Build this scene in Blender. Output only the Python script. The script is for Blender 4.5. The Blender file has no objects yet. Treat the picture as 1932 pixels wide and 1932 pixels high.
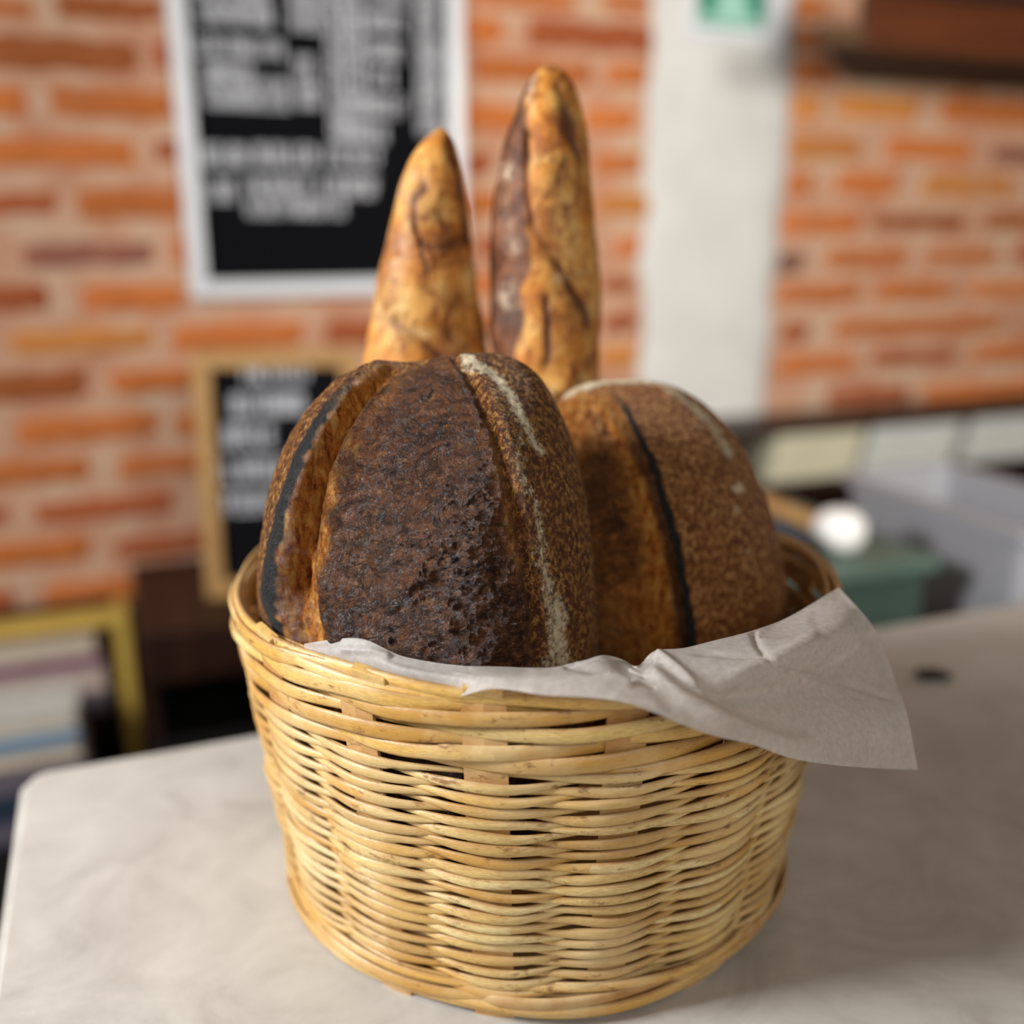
import bpy, bmesh, math, random
import numpy as np
from math import radians, sin, cos, pi, tan
from mathutils import Vector
S = bpy.context.scene
COL = S.collection
random.seed(7); RS = np.random.RandomState(11)

# ------------------------------------------------------------------ camera, world, light, exposure
PITCH = radians(15.6); F = 1900.0; CAM = np.array([0, 0, 1.24])
cd = bpy.data.cameras.new('camera'); cam = bpy.data.objects.new('camera', cd); COL.objects.link(cam)
cam.location = CAM; cam.rotation_euler = (pi/2-PITCH, 0, 0)
cd.sensor_fit = 'HORIZONTAL'; cd.sensor_width = 36; cd.lens = 36*F/1932
cd.clip_start = .02; cd.clip_end = 50
cd.dof.use_dof = True; cd.dof.focus_distance = .415; cd.dof.aperture_fstop = 2.6
S.camera = cam
S.view_settings.view_transform = 'Standard'; S.view_settings.look = 'None'
S.view_settings.gamma = 1; S.view_settings.use_curve_mapping = False
S.view_settings.exposure = 0.0
S.cycles.use_denoising = True
w = bpy.data.worlds.new('World'); S.world = w; w.use_nodes = True
w.node_tree.nodes['Background'].inputs[0].default_value = (1, .97, .94, 1)
w.node_tree.nodes['Background'].inputs[1].default_value = .24
def area(name, loc, tgt, size, power, col, sy=None):
    l = bpy.data.lights.new(name, 'AREA'); l.energy = power; l.color = col
    l.size = size
    if sy: l.shape = 'RECTANGLE'; l.size_y = sy
    o = bpy.data.objects.new(name, l); COL.objects.link(o); o.location = loc
    o.rotation_euler = (Vector(tgt)-Vector(loc)).to_track_quat('-Z', 'Y').to_euler()
    return o
area('window_light', (-.95, .16, 1.54), (-.05, .5, 1.0), .26, 23, (.97, .985, 1))
area('front_fill_light', (.45, -.75, 1.75), (.05, .5, 1.05), .5, 7, (1, .97, .93))  # unseen fill lamp, added to brighten the loaves from the front
sl_ = bpy.data.lights.new('wall_spot', 'SPOT'); sl_.energy = 94; sl_.color = (1, .95, .88); sl_.spot_size = radians(98); sl_.spot_blend = .8; sl_.shadow_soft_size = .22
so_ = bpy.data.objects.new('wall_spot', sl_); COL.objects.link(so_); so_.location = (1.0, .12, 1.60); so_.rotation_euler = (Vector((.84, 1.85, 1.36))-Vector((1.0, .12, 1.60))).to_track_quat('-Z', 'Y').to_euler()

# ------------------------------------------------------------------ frames of reference
NV = np.array([-.365, .931, 0]); NV /= np.linalg.norm(NV); UV = np.array([NV[1], -NV[0], 0])
WD = 1.74                                   # distance to the brick wall
def ray(x, y):
    x = np.asarray(x, float); y = np.asarray(y, float); o = np.ones_like(x)
    return np.stack([(x-966)/F, cos(PITCH)*o-(y-966)/F*sin(PITCH), -sin(PITCH)*o-(y-966)/F*cos(PITCH)], -1)
def on_plane(x, y, D):                      # (s, z) on an upright plane parallel to the wall
    d = ray(x, y); p = CAM+d*(D/(d@NV)); return float(p@UV), float(p[2])
def at_z(x, y, z):
    d = ray(x, y); return CAM+d*((z-CAM[2])/d[2])
def at_y(x, y, Y):
    d = ray(x, y); return CAM+d*(np.asarray(Y)/d[..., 1])[..., None]
def proj(p):
    q = p-CAM; f = q@np.array([0, cos(PITCH), -sin(PITCH)])
    return 966+F*q[..., 0]/f, 966-F*(q@np.array([0, sin(PITCH), cos(PITCH)]))/f
def wp(s, D, z): return tuple(s*UV+D*NV+np.array([0, 0, z]))   # along wall, distance from camera, height
WANG = math.atan2(UV[1], UV[0])

def hashn(ix, iy, iz, seed):
    h = (ix.astype(np.int64)*73856093) ^ (iy.astype(np.int64)*19349663) ^ (iz.astype(np.int64)*83492791) ^ (seed*2654435)
    h = (h ^ (h >> 13))*1274126177 & 0x7fffffff
    h = (h ^ (h >> 16)) & 0xffffff
    return h/float(0xffffff)
def vnoise(P, sc, seed=0):
    Q = P*sc+1000.5; I = np.floor(Q); f = Q-I; f = f*f*(3-2*f); I = I.astype(np.int64); r = 0
    for a in (0, 1):
        for b in (0, 1):
            for c in (0, 1):
                wgt = (f[..., 0] if a else 1-f[..., 0])*(f[..., 1] if b else 1-f[..., 1])*(f[..., 2] if c else 1-f[..., 2])
                r = r+wgt*hashn(I[..., 0]+a, I[..., 1]+b, I[..., 2]+c, seed)
    return r*2-1
def fbm(P, sc, o=3, seed=0): return sum(vnoise(P, sc*2**k, seed+k)/2**k for k in range(o))
def sstep(a, b, x): t = np.clip((x-a)/(b-a), 0, 1); return t*t*(3-2*t)
def polydist(px, py, pts):
    """signed distance to a polyline (positive on its right, seen going down) and share of its length"""
    best = np.full(px.shape, 1e9); sg = np.ones(px.shape); tt = np.zeros(px.shape)
    L = [0]
    for i in range(len(pts)-1): L.append(L[-1]+math.dist(pts[i], pts[i+1]))
    for i in range(len(pts)-1):
        ax, ay = pts[i]; bx, by = pts[i+1]; dx, dy = bx-ax, by-ay
        t = np.clip(((px-ax)*dx+(py-ay)*dy)/(dx*dx+dy*dy), 0, 1)
        d = np.hypot(px-ax-t*dx, py-ay-t*dy); c = dx*(py-ay)-dy*(px-ax); m = d < best
        best = np.where(m, d, best); sg = np.where(m, -np.sign(c), sg); tt = np.where(m, (L[i]+t*(L[i+1]-L[i]))/L[-1], tt)
    return best*sg, tt
def smooth_line(pts, n=60, closed=False):
    P = np.array(pts, float); m = len(P); out = []
    seg = m if closed else m-1
    for i in range(seg):
        if closed: a, b, c, d = P[(i-1) % m], P[i], P[(i+1) % m], P[(i+2) % m]
        else: a, b, c, d = P[max(i-1, 0)], P[i], P[i+1], P[min(i+2, m-1)]
        for t in np.linspace(0, 1, n, endpoint=False):
            out.append(.5*((2*b)+(-a+c)*t+(2*a-5*b+4*c-d)*t*t+(-a+3*b-3*c+d)*t**3))
    if not closed: out.append(P[-1])
    return np.array(out)

# ------------------------------------------------------------------ materials
def lin(c): return tuple(((v/255)/12.92 if v/255 <= .04045 else ((v/255+.055)/1.055)**2.4) for v in c)+(1,)
class NT:
    def __init__(s, name):
        s.m = bpy.data.materials.new(name); s.m.use_nodes = True; s.t = s.m.node_tree
        s.b = s.t.nodes['Principled BSDF']; s.n = s.t.nodes; s.o = s.t.nodes['Material Output']
        s.tc = s.n.new('ShaderNodeTexCoord')
    def L(s, a, b): s.t.links.new(a, b)
    def val(s, sock, v):
        if hasattr(v, 'is_linked') or hasattr(v, 'links'): s.L(v, sock)
        else: sock.default_value = v
    def noise(s, sc, det=4, rough=.6, dist=0, st=(1, 1, 1)):
        mp = s.n.new('ShaderNodeMapping'); mp.inputs['Scale'].default_value = st; s.L(s.tc.outputs['Object'], mp.inputs[0])
        x = s.n.new('ShaderNodeTexNoise'); x.inputs['Scale'].default_value = sc; x.inputs['Detail'].default_value = det
        x.inputs['Roughness'].default_value = rough; x.inputs['Distortion'].default_value = dist; s.L(mp.outputs[0], x.inputs[0])
        return x.outputs['Fac']
    def ridged(s, sc, det=4, st=(1, 1, 1), dist=.6):
        mp = s.n.new('ShaderNodeMapping'); mp.inputs['Scale'].default_value = st; s.L(s.tc.outputs['Object'], mp.inputs[0])
        x = s.n.new('ShaderNodeTexNoise'); x.inputs['Scale'].default_value = sc; x.inputs['Detail'].default_value = det
        x.inputs['Distortion'].default_value = dist; x.inputs['Roughness'].default_value = .7; s.L(mp.outputs[0], x.inputs[0])
        return s.math('MULTIPLY', s.math('ABSOLUTE', s.math('SUBTRACT', x.outputs['Fac'], .5)), 8.0, clamp=True)   # 0 along thin cracks
    def ramp(s, f, stops):
        r = s.n.new('ShaderNodeValToRGB'); s.L(f, r.inputs[0]); e = r.color_ramp.elements
        while len(e) < len(stops): e.new(.5)
        for i, (p, c) in enumerate(stops): e[i].position = p; e[i].color = c if len(c) == 4 else tuple(c)+(1,)
        return r.outputs[0]
    def mix(s, f, a, b, mode='MIX'):
        x = s.n.new('ShaderNodeMix'); x.data_type = 'RGBA'; x.blend_type = mode
        s.val(x.inputs[0], f); s.val(x.inputs[6], a); s.val(x.inputs[7], b); return x.outputs[2]
    def math(s, op, a, b=0, c=0, clamp=False):
        x = s.n.new('ShaderNodeMath'); x.operation = op; x.use_clamp = clamp
        s.val(x.inputs[0], a); s.val(x.inputs[1], b)
        if op in ('SMOOTH_MIN', 'MULTIPLY_ADD'): s.val(x.inputs[2], c)
        return x.outputs[0]
    def attr(s, name):
        x = s.n.new('ShaderNodeAttribute'); x.attribute_name = name; return x
    def bump(s, h, st, dist):
        x = s.n.new('ShaderNodeBump'); x.inputs['Strength'].default_value = st; x.inputs['Distance'].default_value = dist
        s.L(h, x.inputs['Height']); s.L(x.outputs[0], s.b.inputs['Normal']); return x
    def set(s, col=None, rough=None, spec=None):
        if col is not None: s.val(s.b.inputs['Base Color'], col)
        if rough is not None: s.val(s.b.inputs['Roughness'], rough)
        if spec is not None: s.b.inputs['Specular IOR Level'].default_value = spec
        return s.m
def simple(name, c, rough=.6, var=.12, sc=30, spec=.4, bump=0):
    t = NT(name); c = lin(c); d = tuple(v*(1-var*2) for v in c[:3])+(1,); e = tuple(min(1, v*(1+var)) for v in c[:3])+(1,)
    f = t.noise(sc); t.set(t.ramp(f, [(.3, d), (.7, e)]), rough, spec)
    if bump: t.bump(f, .5, bump)
    return t.m
def mat_wood(name, a, b, rough=.5, sc=6, st=(1, 1, 14)):
    t = NT(name); f = t.noise(sc, 6, .6, .4, st); t.set(t.ramp(f, [(.3, lin(a)), (.72, lin(b))]), rough, .35); t.bump(f, .3, .001); return t.m

def mat_brick():
    t = NT('brick'); a = t.attr('Col').outputs['Color']
    n1 = t.noise(22, 5, .65); n2 = t.noise(90, 4, .7)
    c = t.mix(t.ramp(n1, [(.35, (0, 0, 0)), (.75, (.55, .55, .55))]), a, lin((170, 92, 58)), 'MIX')
    c = t.mix(t.ramp(n1, [(.60, (0, 0, 0)), (.72, (.5, .5, .5))]), c, lin((214, 178, 150)))
    t.set(c, .9, .2); t.bump(n2, .6, .003); return t.m
def mat_mortar():
    t = NT('mortar'); n1 = t.noise(9, 4, .6); n2 = t.noise(120, 4, .7)
    c = t.ramp(n1, [(.3, lin((194, 134, 104))), (.5, lin((210, 164, 134))), (.7, lin((214, 190, 162)))])
    t.set(c, .95, .15); t.bump(n2, .7, .004); return t.m
def mat_counter():
    t = NT('polished_concrete'); a = t.noise(3.2, 6, .6, .5); b = t.noise(14, 6, .65, 1.2); c = t.noise(160, 3, .6)
    v = t.n.new('ShaderNodeTexVoronoi'); v.feature = 'DISTANCE_TO_EDGE'; v.inputs['Scale'].default_value = 9
    wv = t.n.new('ShaderNodeMapping'); t.L(t.tc.outputs['Object'], wv.inputs[0])
    mixv = t.mix(.16, wv.outputs[0], t.n.new('ShaderNodeTexNoise').outputs['Color']); t.L(mixv, v.inputs['Vector'])
    k = t.ramp(a, [(.3, lin((158, 152, 144))), (.5, lin((174, 169, 161))), (.7, lin((188, 184, 177)))])
    k = t.mix(t.ramp(b, [(.42, (0, 0, 0)), (.64, (.4, .4, .4))]), k, lin((202, 197, 189)))
    k = t.mix(t.ramp(b, [(.28, (.4, .4, .4)), (.42, (0, 0, 0))]), k, lin((134, 125, 115)))
    k = t.mix(t.ramp(v.outputs['Distance'], [(.0, (.05, .05, .05)), (.018, (0, 0, 0))]), k, lin((218, 210, 200)))
    r = t.ramp(b, [(.3, (.42, .42, .42)), (.7, (.58, .58, .58))])
    t.set(k, r, .45); t.bump(c, .12, .001); return t.m
def mat_cane():
    t = NT('split_cane'); a = t.attr('Col')
    st = t.noise(260, 3, .6, .3, (1, 1, 6)); sp = t.noise(120, 5, .75, 0, (.6, .6, 1.4)); big = t.noise(26, 4, .6)
    c = t.mix(t.ramp(st, [(.36, (.55, .55, .55)), (.6, (0, 0, 0))]), a.outputs['Color'], lin((170, 122, 64)))
    c = t.mix(t.ramp(big, [(.42, (0, 0, 0)), (.72, (.5, .5, .5))]), c, lin((226, 204, 156)))
    c = t.mix(t.ramp(sp, [(.58, (0, 0, 0)), (.68, (.8, .8, .8))]), c, lin((116, 74, 38)))
    t.set(c, .42, .45); t.bump(st, .35, .0006); return t.m
def mat_paper():
    t = NT('parchment_paper'); n = t.noise(380, 5, .7); b = t.noise(30, 4, .6)
    c = t.ramp(n, [(.36, lin((196, 191, 187))), (.64, lin((220, 216, 212)))])
    t.set(c, .5, .35); t.bump(n, .12, .0006)
    tr = t.n.new('ShaderNodeBsdfTranslucent'); tr.inputs[0].default_value = lin((232, 222, 210))
    tp = t.n.new('ShaderNodeBsdfTransparent'); tp.inputs[0].default_value = (.96, .94, .91, 1)
    m1 = t.n.new('ShaderNodeMixShader'); m1.inputs[0].default_value = .42; t.L(t.b.outputs[0], m1.inputs[1]); t.L(tr.outputs[0], m1.inputs[2])
    m2 = t.n.new('ShaderNodeMixShader'); t.L(t.ramp(b, [(.35, (.24, .24, .24)), (.7, (.38, .38, .38))]), m2.inputs[0])
    t.L(m1.outputs[0], m2.inputs[1]); t.L(tp.outputs[0], m2.inputs[2]); t.L(m2.outputs[0], t.o.inputs[0])
    return t.m
def mat_loaf(name, dark, mid, lite, cen_a, cen_b, warm=1.0):
    t = NT(name); A = t.attr('MaskA'); B = t.attr('MaskB')
    sa = t.n.new('ShaderNodeSeparateColor'); t.L(A.outputs['Color'], sa.inputs[0])
    sb = t.n.new('ShaderNodeSeparateColor'); t.L(B.outputs['Color'], sb.inputs[0])
    ear, crumb, cen = sa.outputs; flour, char_shade, gold = sb.outputs
    fine = t.noise(900, 4, .75); sp = t.noise(430, 3, .8, .3, (1.2, 1, .75)); big = t.noise(38, 5, .65, .6); wr = t.noise(190, 7, .78, .9, (.8, 1, 1.2))
    crust = t.ramp(sp, [(.40, lin(dark)), (.51, lin(mid)), (.60, lin(lite))])
    crust = t.mix(t.ramp(big, [(.4, (0, 0, 0)), (.7, (.55, .55, .55))]), crust, lin(mid))
    centre = t.mix(t.ramp(wr, [(.38, (0, 0, 0)), (.62, (1, 1, 1))]), lin(cen_a), lin(cen_b))
    centre = t.mix(t.ramp(big, [(.5, (0, 0, 0)), (.75, (.6, .6, .6))]), centre, lin((134, 84, 44)))
    ck = t.math('MULTIPLY', t.ridged(75, 5, (.8, 1, 1.25)), t.math('ADD', t.math('MULTIPLY', t.ridged(210, 4, (.8, 1, 1.3)), .5), .5))
    centre = t.mix(t.ramp(ck, [(.0, (.85, .85, .85)), (.22, (0, 0, 0))]), centre, lin((26, 15, 13)))
    centre = t.mix(t.ramp(t.noise(300, 4, .8), [(.56, (0, 0, 0)), (.66, (.7, .7, .7))]), centre, lin((170, 116, 72)))
    c = t.mix(cen, crust, centre)
    cr = t.ramp(t.noise(190, 6, .8, .35, (1.5, 1, .5)), [(.38, lin((120, 50, 16))), (.49, lin((204, 122, 40))), (.62, lin((238, 184, 100)))])
    c = t.mix(gold, c, cr)
    c = t.mix(crumb, c, cr)
    c = t.mix(char_shade, c, lin((22, 17, 16)))
    fl = t.math('MULTIPLY_ADD', t.noise(330, 5, .85), 6.0, t.math('MULTIPLY_ADD', flour, 3.4, -5.45)); fl = t.math('MULTIPLY', fl, 1.0, clamp=True)
    c = t.mix(fl, c, lin((246, 230, 194)))
    c = t.mix(ear, c, t.ramp(fine, [(.45, lin((9, 9, 10))), (.70, lin((52, 50, 50)))]))
    rg = t.mix(flour, (.31, .31, .31, 1), (.9, .9, .9, 1)); rg = t.mix(ear, rg, (.6, .6, .6, 1))
    t.set(c, rg, .5)
    hh = t.math('ADD', t.math('MULTIPLY', wr, 1.4), t.math('MULTIPLY', fine, .5)); hh = t.math('ADD', hh, t.math('MULTIPLY', sp, .45))
    hh = t.math('ADD', hh, t.math('MULTIPLY', t.math('MULTIPLY', ck, cen), .55)); t.bump(hh, 1.0, .0028); return t.m
def mat_baguette(name):
    t = NT(name); A = t.attr('MaskA'); sa = t.n.new('ShaderNodeSeparateColor'); t.L(A.outputs['Color'], sa.inputs[0])
    vein, brown, flour = sa.outputs
    a = t.noise(34, 5, .65, .8); b = t.noise(60, 5, .7, 1.5); f = t.noise(160, 4, .8)
    c = t.ramp(a, [(.30, lin((156, 84, 28))), (.45, lin((202, 130, 50))), (.58, lin((216, 162, 86))), (.72, lin((230, 192, 126)))])
    c = t.mix(t.ramp(b, [(.48, (0, 0, 0)), (.60, (.85, .85, .85))]), c, lin((142, 80, 36)))
    c = t.mix(brown, c, t.ramp(b, [(.38, lin((60, 30, 16))), (.64, lin((124, 74, 42)))]))
    c = t.mix(vein, c, lin((96, 54, 28)))
    c = t.mix(t.math('MULTIPLY', flour, t.ramp(f, [(.42, (0, 0, 0)), (.58, (1, 1, 1))])), c, lin((222, 198, 168)))
    t.set(c, .55, .35); t.bump(t.math('ADD', b, f), .6, .002); return t.m

M = dict(
 brick=mat_brick(), mortar=mat_mortar(), counter=mat_counter(), cane=mat_cane(), paper=mat_paper(),
 plaster=simple('white_plaster', (226, 224, 218), .85, .05, 8, .2, .002),
 floor=simple('dark_floor', (70, 60, 52), .6, .2, 5),
 wallpaint=simple('warm_wall_paint', (196, 182, 164), .9, .05, 3),
 white=simple('white_frame', (232, 234, 236), .3, .03, 10, .5),
 felt=simple('black_felt', (17, 17, 20), .95, .2, 200, .1),
 letter=simple('white_letters', (212, 213, 218), .5, .04, 50),
 tan=mat_wood('light_oak', (172, 128, 76), (198, 156, 98)),
 darkwood=mat_wood('dark_walnut', (26, 13, 9), (58, 32, 20), .45, 5, (14, 1, 1)),
 tanend=mat_wood('dull_brown_wood', (78, 54, 30), (98, 70, 42), .6),
 redwood=mat_wood('brown_beam', (70, 32, 8), (98, 48, 14), .4, 5, (1, 1, 14)),
 blackwood=mat_wood('black_wood', (12, 8, 7), (22, 15, 12), .7),
 green=simple('sign_green', (22, 140, 108), .4, .05, 10), signlight=simple('sign_mint', (170, 222, 202), .4, .03, 10),
 boxgreen=simple('green_plastic', (62, 80, 72), .45, .08, 10), lidgreen=simple('green_lid', (84, 104, 94), .4, .08, 10),
 cream=simple('cream_paper', (206, 200, 172), .8, .06, 6), paperwhite=simple('white_paper', (204, 206, 200), .8, .05, 6),
 ceramic=simple('white_ceramic', (238, 236, 232), .3, .02, 10, .5), navy=simple('navy', (40, 56, 72), .7, .1, 20),
 yellow=simple('yellow_paint', (214, 178, 84), .5, .08, 12), purple=simple('purple_cover', (128, 66, 112), .5, .1, 12),
 greycover=simple('grey_cover', (112, 104, 112), .6, .1, 12), page=simple('book_pages', (206, 190, 168), .85, .08, 60),
 pinkpage=simple('pink_pages', (212, 190, 176), .85, .06, 40), blue=simple('blue_cover', (112, 148, 176), .5, .06, 12),
 blackrubber=simple('black_rubber', (20, 20, 24), .5, .1, 12), bag=simple('purple_cloth', (64, 52, 96), .8, .2, 14),
 bluebag=simple('blue_film', (150, 165, 196), .35, .1, 25), terracotta=simple('terracotta', (142, 84, 62), .8, .08, 12),
)
t = NT('grey_tub_plastic'); t.set(lin((176, 176, 180)), .35, .5); t.b.inputs['Transmission Weight'].default_value = .25; t.b.inputs['Roughness'].default_value = .4
M['tub'] = t.m
M['loaf1'] = mat_loaf('dark_crust', (58, 27, 10), (122, 68, 24), (206, 154, 80), (40, 25, 22), (126, 80, 52))
M['loaf2'] = mat_loaf('brown_crust', (98, 50, 22), (160, 98, 46), (226, 174, 110), (92, 50, 24), (184, 116, 56))
M['bag1'] = mat_baguette('golden_crust'); M['bag2'] = mat_baguette('golden_brown_crust')

# ------------------------------------------------------------------ object helpers
def tag(o, label, cat, group=None):
    o['label'] = label; o['category'] = cat
    if group: o['group'] = group
    return o
def structure(o): o['kind'] = 'structure'; return o
def mesh_obj(name, V, Fc, mat, parent=None, smooth=True, attrs=None):
    V = np.asarray(V, np.float32).reshape(-1, 3); me = bpy.data.meshes.new(name)
    if isinstance(Fc, np.ndarray) and Fc.shape[1] == 4:
        me.vertices.add(len(V)); me.vertices.foreach_set('co', V.ravel()); n = len(Fc)
        me.loops.add(n*4); me.loops.foreach_set('vertex_index', Fc.astype(np.int32).ravel())
        me.polygons.add(n); me.polygons.foreach_set('loop_start', np.arange(0, n*4, 4, dtype=np.int32)); me.polygons.foreach_set('loop_total', np.full(n, 4, np.int32))
        me.update(calc_edges=True); me.validate()
    else: me.from_pydata([tuple(v) for v in V.tolist()], [], [list(map(int, f)) for f in Fc])
    for k, c in (attrs or {}).items():
        a = me.attributes.new(k, 'FLOAT_COLOR', 'POINT'); c = np.asarray(c, np.float32)
        if c.shape[1] == 3: c = np.hstack([c, np.ones((len(c), 1), np.float32)])
        a.data.foreach_set('color', c.ravel())
    if smooth: me.polygons.foreach_set('use_smooth', np.ones(len(me.polygons), bool))
    me.materials.append(mat); o = bpy.data.objects.new(name, me); COL.objects.link(o)
    if parent is not None: o.parent = parent
    return o
def empty(name, loc=(0, 0, 0), rz=0):
    o = bpy.data.objects.new(name, None); COL.objects.link(o); o.location = loc; o.rotation_euler = (0, 0, rz); o.empty_display_size = .05; return o
def bm_obj(name, bm, mat, parent=None, smooth=False):
    me = bpy.data.meshes.new(name); bmesh.ops.recalc_face_normals(bm, faces=bm.faces); bm.to_mesh(me); bm.free(); me.materials.append(mat)
    if smooth: me.polygons.foreach_set('use_smooth', np.ones(len(me.polygons), bool))
    o = bpy.data.objects.new(name, me); COL.objects.link(o)
    if parent is not None: o.parent = parent
    return o
def add_box(bm, lo, hi, bev=0, rot=None, skew=0):
    r = bmesh.ops.create_cube(bm, size=1)['verts']
    for v in r:
        v.co = Vector([lo[i]+(v.co[i]+.5)*(hi[i]-lo[i]) for i in range(3)])
    if skew:
        for v in r: v.co.x += skew*(v.co.z-lo[2])
    if rot: bmesh.ops.rotate(bm, verts=r, cent=[(lo[i]+hi[i])/2 for i in range(3)], matrix=__import__('mathutils').Euler(rot).to_matrix())
    if bev:
        es = list({e for v in r for e in v.link_edges}); bmesh.ops.bevel(bm, geom=es, offset=bev, segments=2, affect='EDGES', profile=.6)
def box_obj(name, lo, hi, mat, parent=None, bev=.002, rot=None, skew=0):
    bm = bmesh.new(); add_box(bm, lo, hi, bev, rot, skew); return bm_obj(name, bm, mat, parent)
# wall frame: Empty rotated so local x = along the wall, local y = away from the camera (into the wall), z up
def wall_empty(name, s=0, D=0, z=0, extra=0): return empty(name, wp(s, D, z), WANG+extra)
def lathe(name, prof, mat, parent=None, n=40, loc=(0, 0, 0)):
    V = []; Fc = []
    for i in range(n):
        a = 2*pi*i/n
        for r, z in prof: V.append((loc[0]+r*cos(a), loc[1]+r*sin(a), loc[2]+z))
    m = len(prof)
    for i in range(n):
        for j in range(m-1): Fc.append((i*m+j, ((i+1) % n)*m+j, ((i+1) % n)*m+j+1, i*m+j+1))
    return mesh_obj(name, V, Fc, mat, parent)

# ------------------------------------------------------------------ room shell
def wall_local(s, D, z): return (s, D-WD, z)     # in the frame of an Empty at wp(0, WD, 0)
ROOM = wp(0, WD, 0)
def brick_wall():
    o_, b_, r_, y_, g_, p_ = [lin(c) for c in ((206, 120, 60), (164, 94, 50), (172, 92, 54), (216, 144, 74), (118, 92, 80), (146, 98, 84))]
    seen = [(-30,62,0,30,o_),(105,305,-5,35,b_),(-20,262,72,130,b_),(292,330,80,125,r_),(-30,48,168,218,o_),(95,325,168,222,o_),(-30,255,262,315,o_),(295,360,270,302,r_),
     (-30,108,365,402,r_),(145,360,355,410,o_),(38,290,458,500,p_),(330,420,450,495,o_),(-30,98,540,588,r_),(155,350,538,585,o_),
     (18,285,622,662,y_),(325,575,610,657,o_),(610,760,605,650,r_),(-30,165,702,755,b_),(210,370,697,740,o_),(400,640,690,730,o_),(32,300,785,832,o_),(330,520,775,815,o_),
     (-30,170,868,912,o_),(220,420,858,892,o_),(60,330,940,978,r_),(-100,20,960,995,r_),(-30,170,1022,1065,o_),(215,390,1013,1048,r_),(80,340,1093,1135,o_),(-30,25,1115,1160,r_),
     (880,1085,-18,15,o_),(1140,1222,-8,20,o_),(760,950,30,75,o_),(1000,1228,42,92,r_),(895,1115,112,158,o_),(1150,1220,122,162,o_),(860,1000,195,242,o_),(1105,1200,205,245,o_),
     (850,930,290,328,r_),(960,1090,285,325,o_),(1130,1212,290,328,o_),(840,940,362,405,o_),(980,1085,362,405,o_),(1130,1232,367,405,y_),(900,1090,445,480,r_),(1165,1210,450,485,o_),
     (880,1100,520,552,o_),(1135,1196,522,550,r_),(1140,1200,596,624,r_),(880,1090,590,625,o_),(1135,1200,655,692,y_),
     (1490,1575,118,152,o_),(1487,1550,183,224,y_),(1580,1735,180,222,y_),(1775,1990,190,232,o_),(1482,1622,260,298,y_),(1678,1830,262,300,o_),(1878,2050,282,308,p_),
     (1492,1532,328,366,o_),(1578,1692,328,364,o_),(1745,1905,335,368,y_),(1478,1620,406,440,o_),(1655,1822,406,432,b_),(1858,2050,404,432,b_),(1470,1518,476,512,g_),
     (1560,1712,472,502,o_),(1748,1885,472,495,o_),(1915,2060,466,492,r_),(1472,1618,538,570,o_),(1658,1797,534,564,o_),(1835,2050,532,558,o_),(1475,1525,612,642,r_),(1577,1890,602,630,o_),
     (1476,1612,670,702,o_),(1650,1797,662,686,r_),(1838,2050,648,676,o_),(1560,1715,732,758,r_),(1750,2050,722,745,o_),(1500,1600,60,95,o_),(1490,1560,0,30,o_)]
    V = []; Fc = []; C = []
    def brick(s0, s1, z0, z1, c, seed):
        nx, nz = max(4, int((s1-s0)/.02)), 5; base = len(V); rr = np.random.RandomState(seed)
        jit = rr.uniform(.85, 1.15)
        for j in range(nz+1):
            for i in range(nx+1):
                a, b = i/nx, j/nz; ex = min(a, 1-a)*(s1-s0); ez = min(b, 1-b)*(z1-z0)
                e = min(ex, ez); dep = .007*(1-math.exp(-e/.004)) if e > 0 else -.004
                edge = (e == 0)
                V.append((s0+a*(s1-s0)+(rr.uniform(-.005, .005) if edge else 0), -dep+rr.uniform(-.0012, .0012), z0+b*(z1-z0)+(rr.uniform(-.004, .004) if edge else 0)))
                C.append(tuple(min(1, v*jit) for v in c[:3]))
        for j in range(nz):
            for i in range(nx): Fc.append((base+j*(nx+1)+i, base+j*(nx+1)+i+1, base+(j+1)*(nx+1)+i+1, base+(j+1)*(nx+1)+i))
    occ = []
    for k, (x0, x1, y0, y1, c) in enumerate(seen):
        xm, ym = (x0+x1)/2, (y0+y1)/2; x0 -= 5; x1 += 5; y0 -= 5; y1 += 5; s0 = on_plane(x0, ym, WD)[0]; s1 = on_plane(x1, ym, WD)[0]
        zb = on_plane(xm, y1, WD)[1]; zt = on_plane(xm, y0, WD)[1]; occ.append((s0, s1, zb, zt)); brick(s0, s1, zb, zt, c, k)
    k = 500                                    # the rest of the wall in running bond
    for r in range(37):
        z0 = .05+r*.0715; s = -1.6-(r % 2)*.125
        while s < 3.6:
            a, b = s, s+.225
            if not any(a < q[1]+.015 and b > q[0]-.015 and z0 < q[3]+.008 and z0+.047 > q[2]-.008 for q in occ):
                brick(a, b, z0, z0+.047, random.choice((o_, o_, b_, r_, y_)), k); k += 1
            s += .25
    e = structure(wall_empty('wall_back', 0, WD, 0))
    # mortar bed
    nx, nz = 260, 140; X, Z = np.meshgrid(np.linspace(-1.7, 3.7, nx), np.linspace(0, 2.75, nz)); P = np.stack([X, 0*X, Z], -1)
    P[..., 1] = .002+.003*fbm(P, 14, 3, 4); idx = np.arange(nx*nz).reshape(nz, nx)
    q = np.stack([idx[:-1, :-1], idx[:-1, 1:], idx[1:, 1:], idx[1:, :-1]], -1).reshape(-1, 4)
    mesh_obj('mortar_bed', P.reshape(-1, 3), q, M['mortar'], e)
    mesh_obj('brick_courses', V, Fc, M['brick'], e, attrs={'Col': C})
    box_obj('backing', (-1.7, .01, 0), (3.7, .15, 2.75), M['mortar'], e, 0)
brick_wall()
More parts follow.
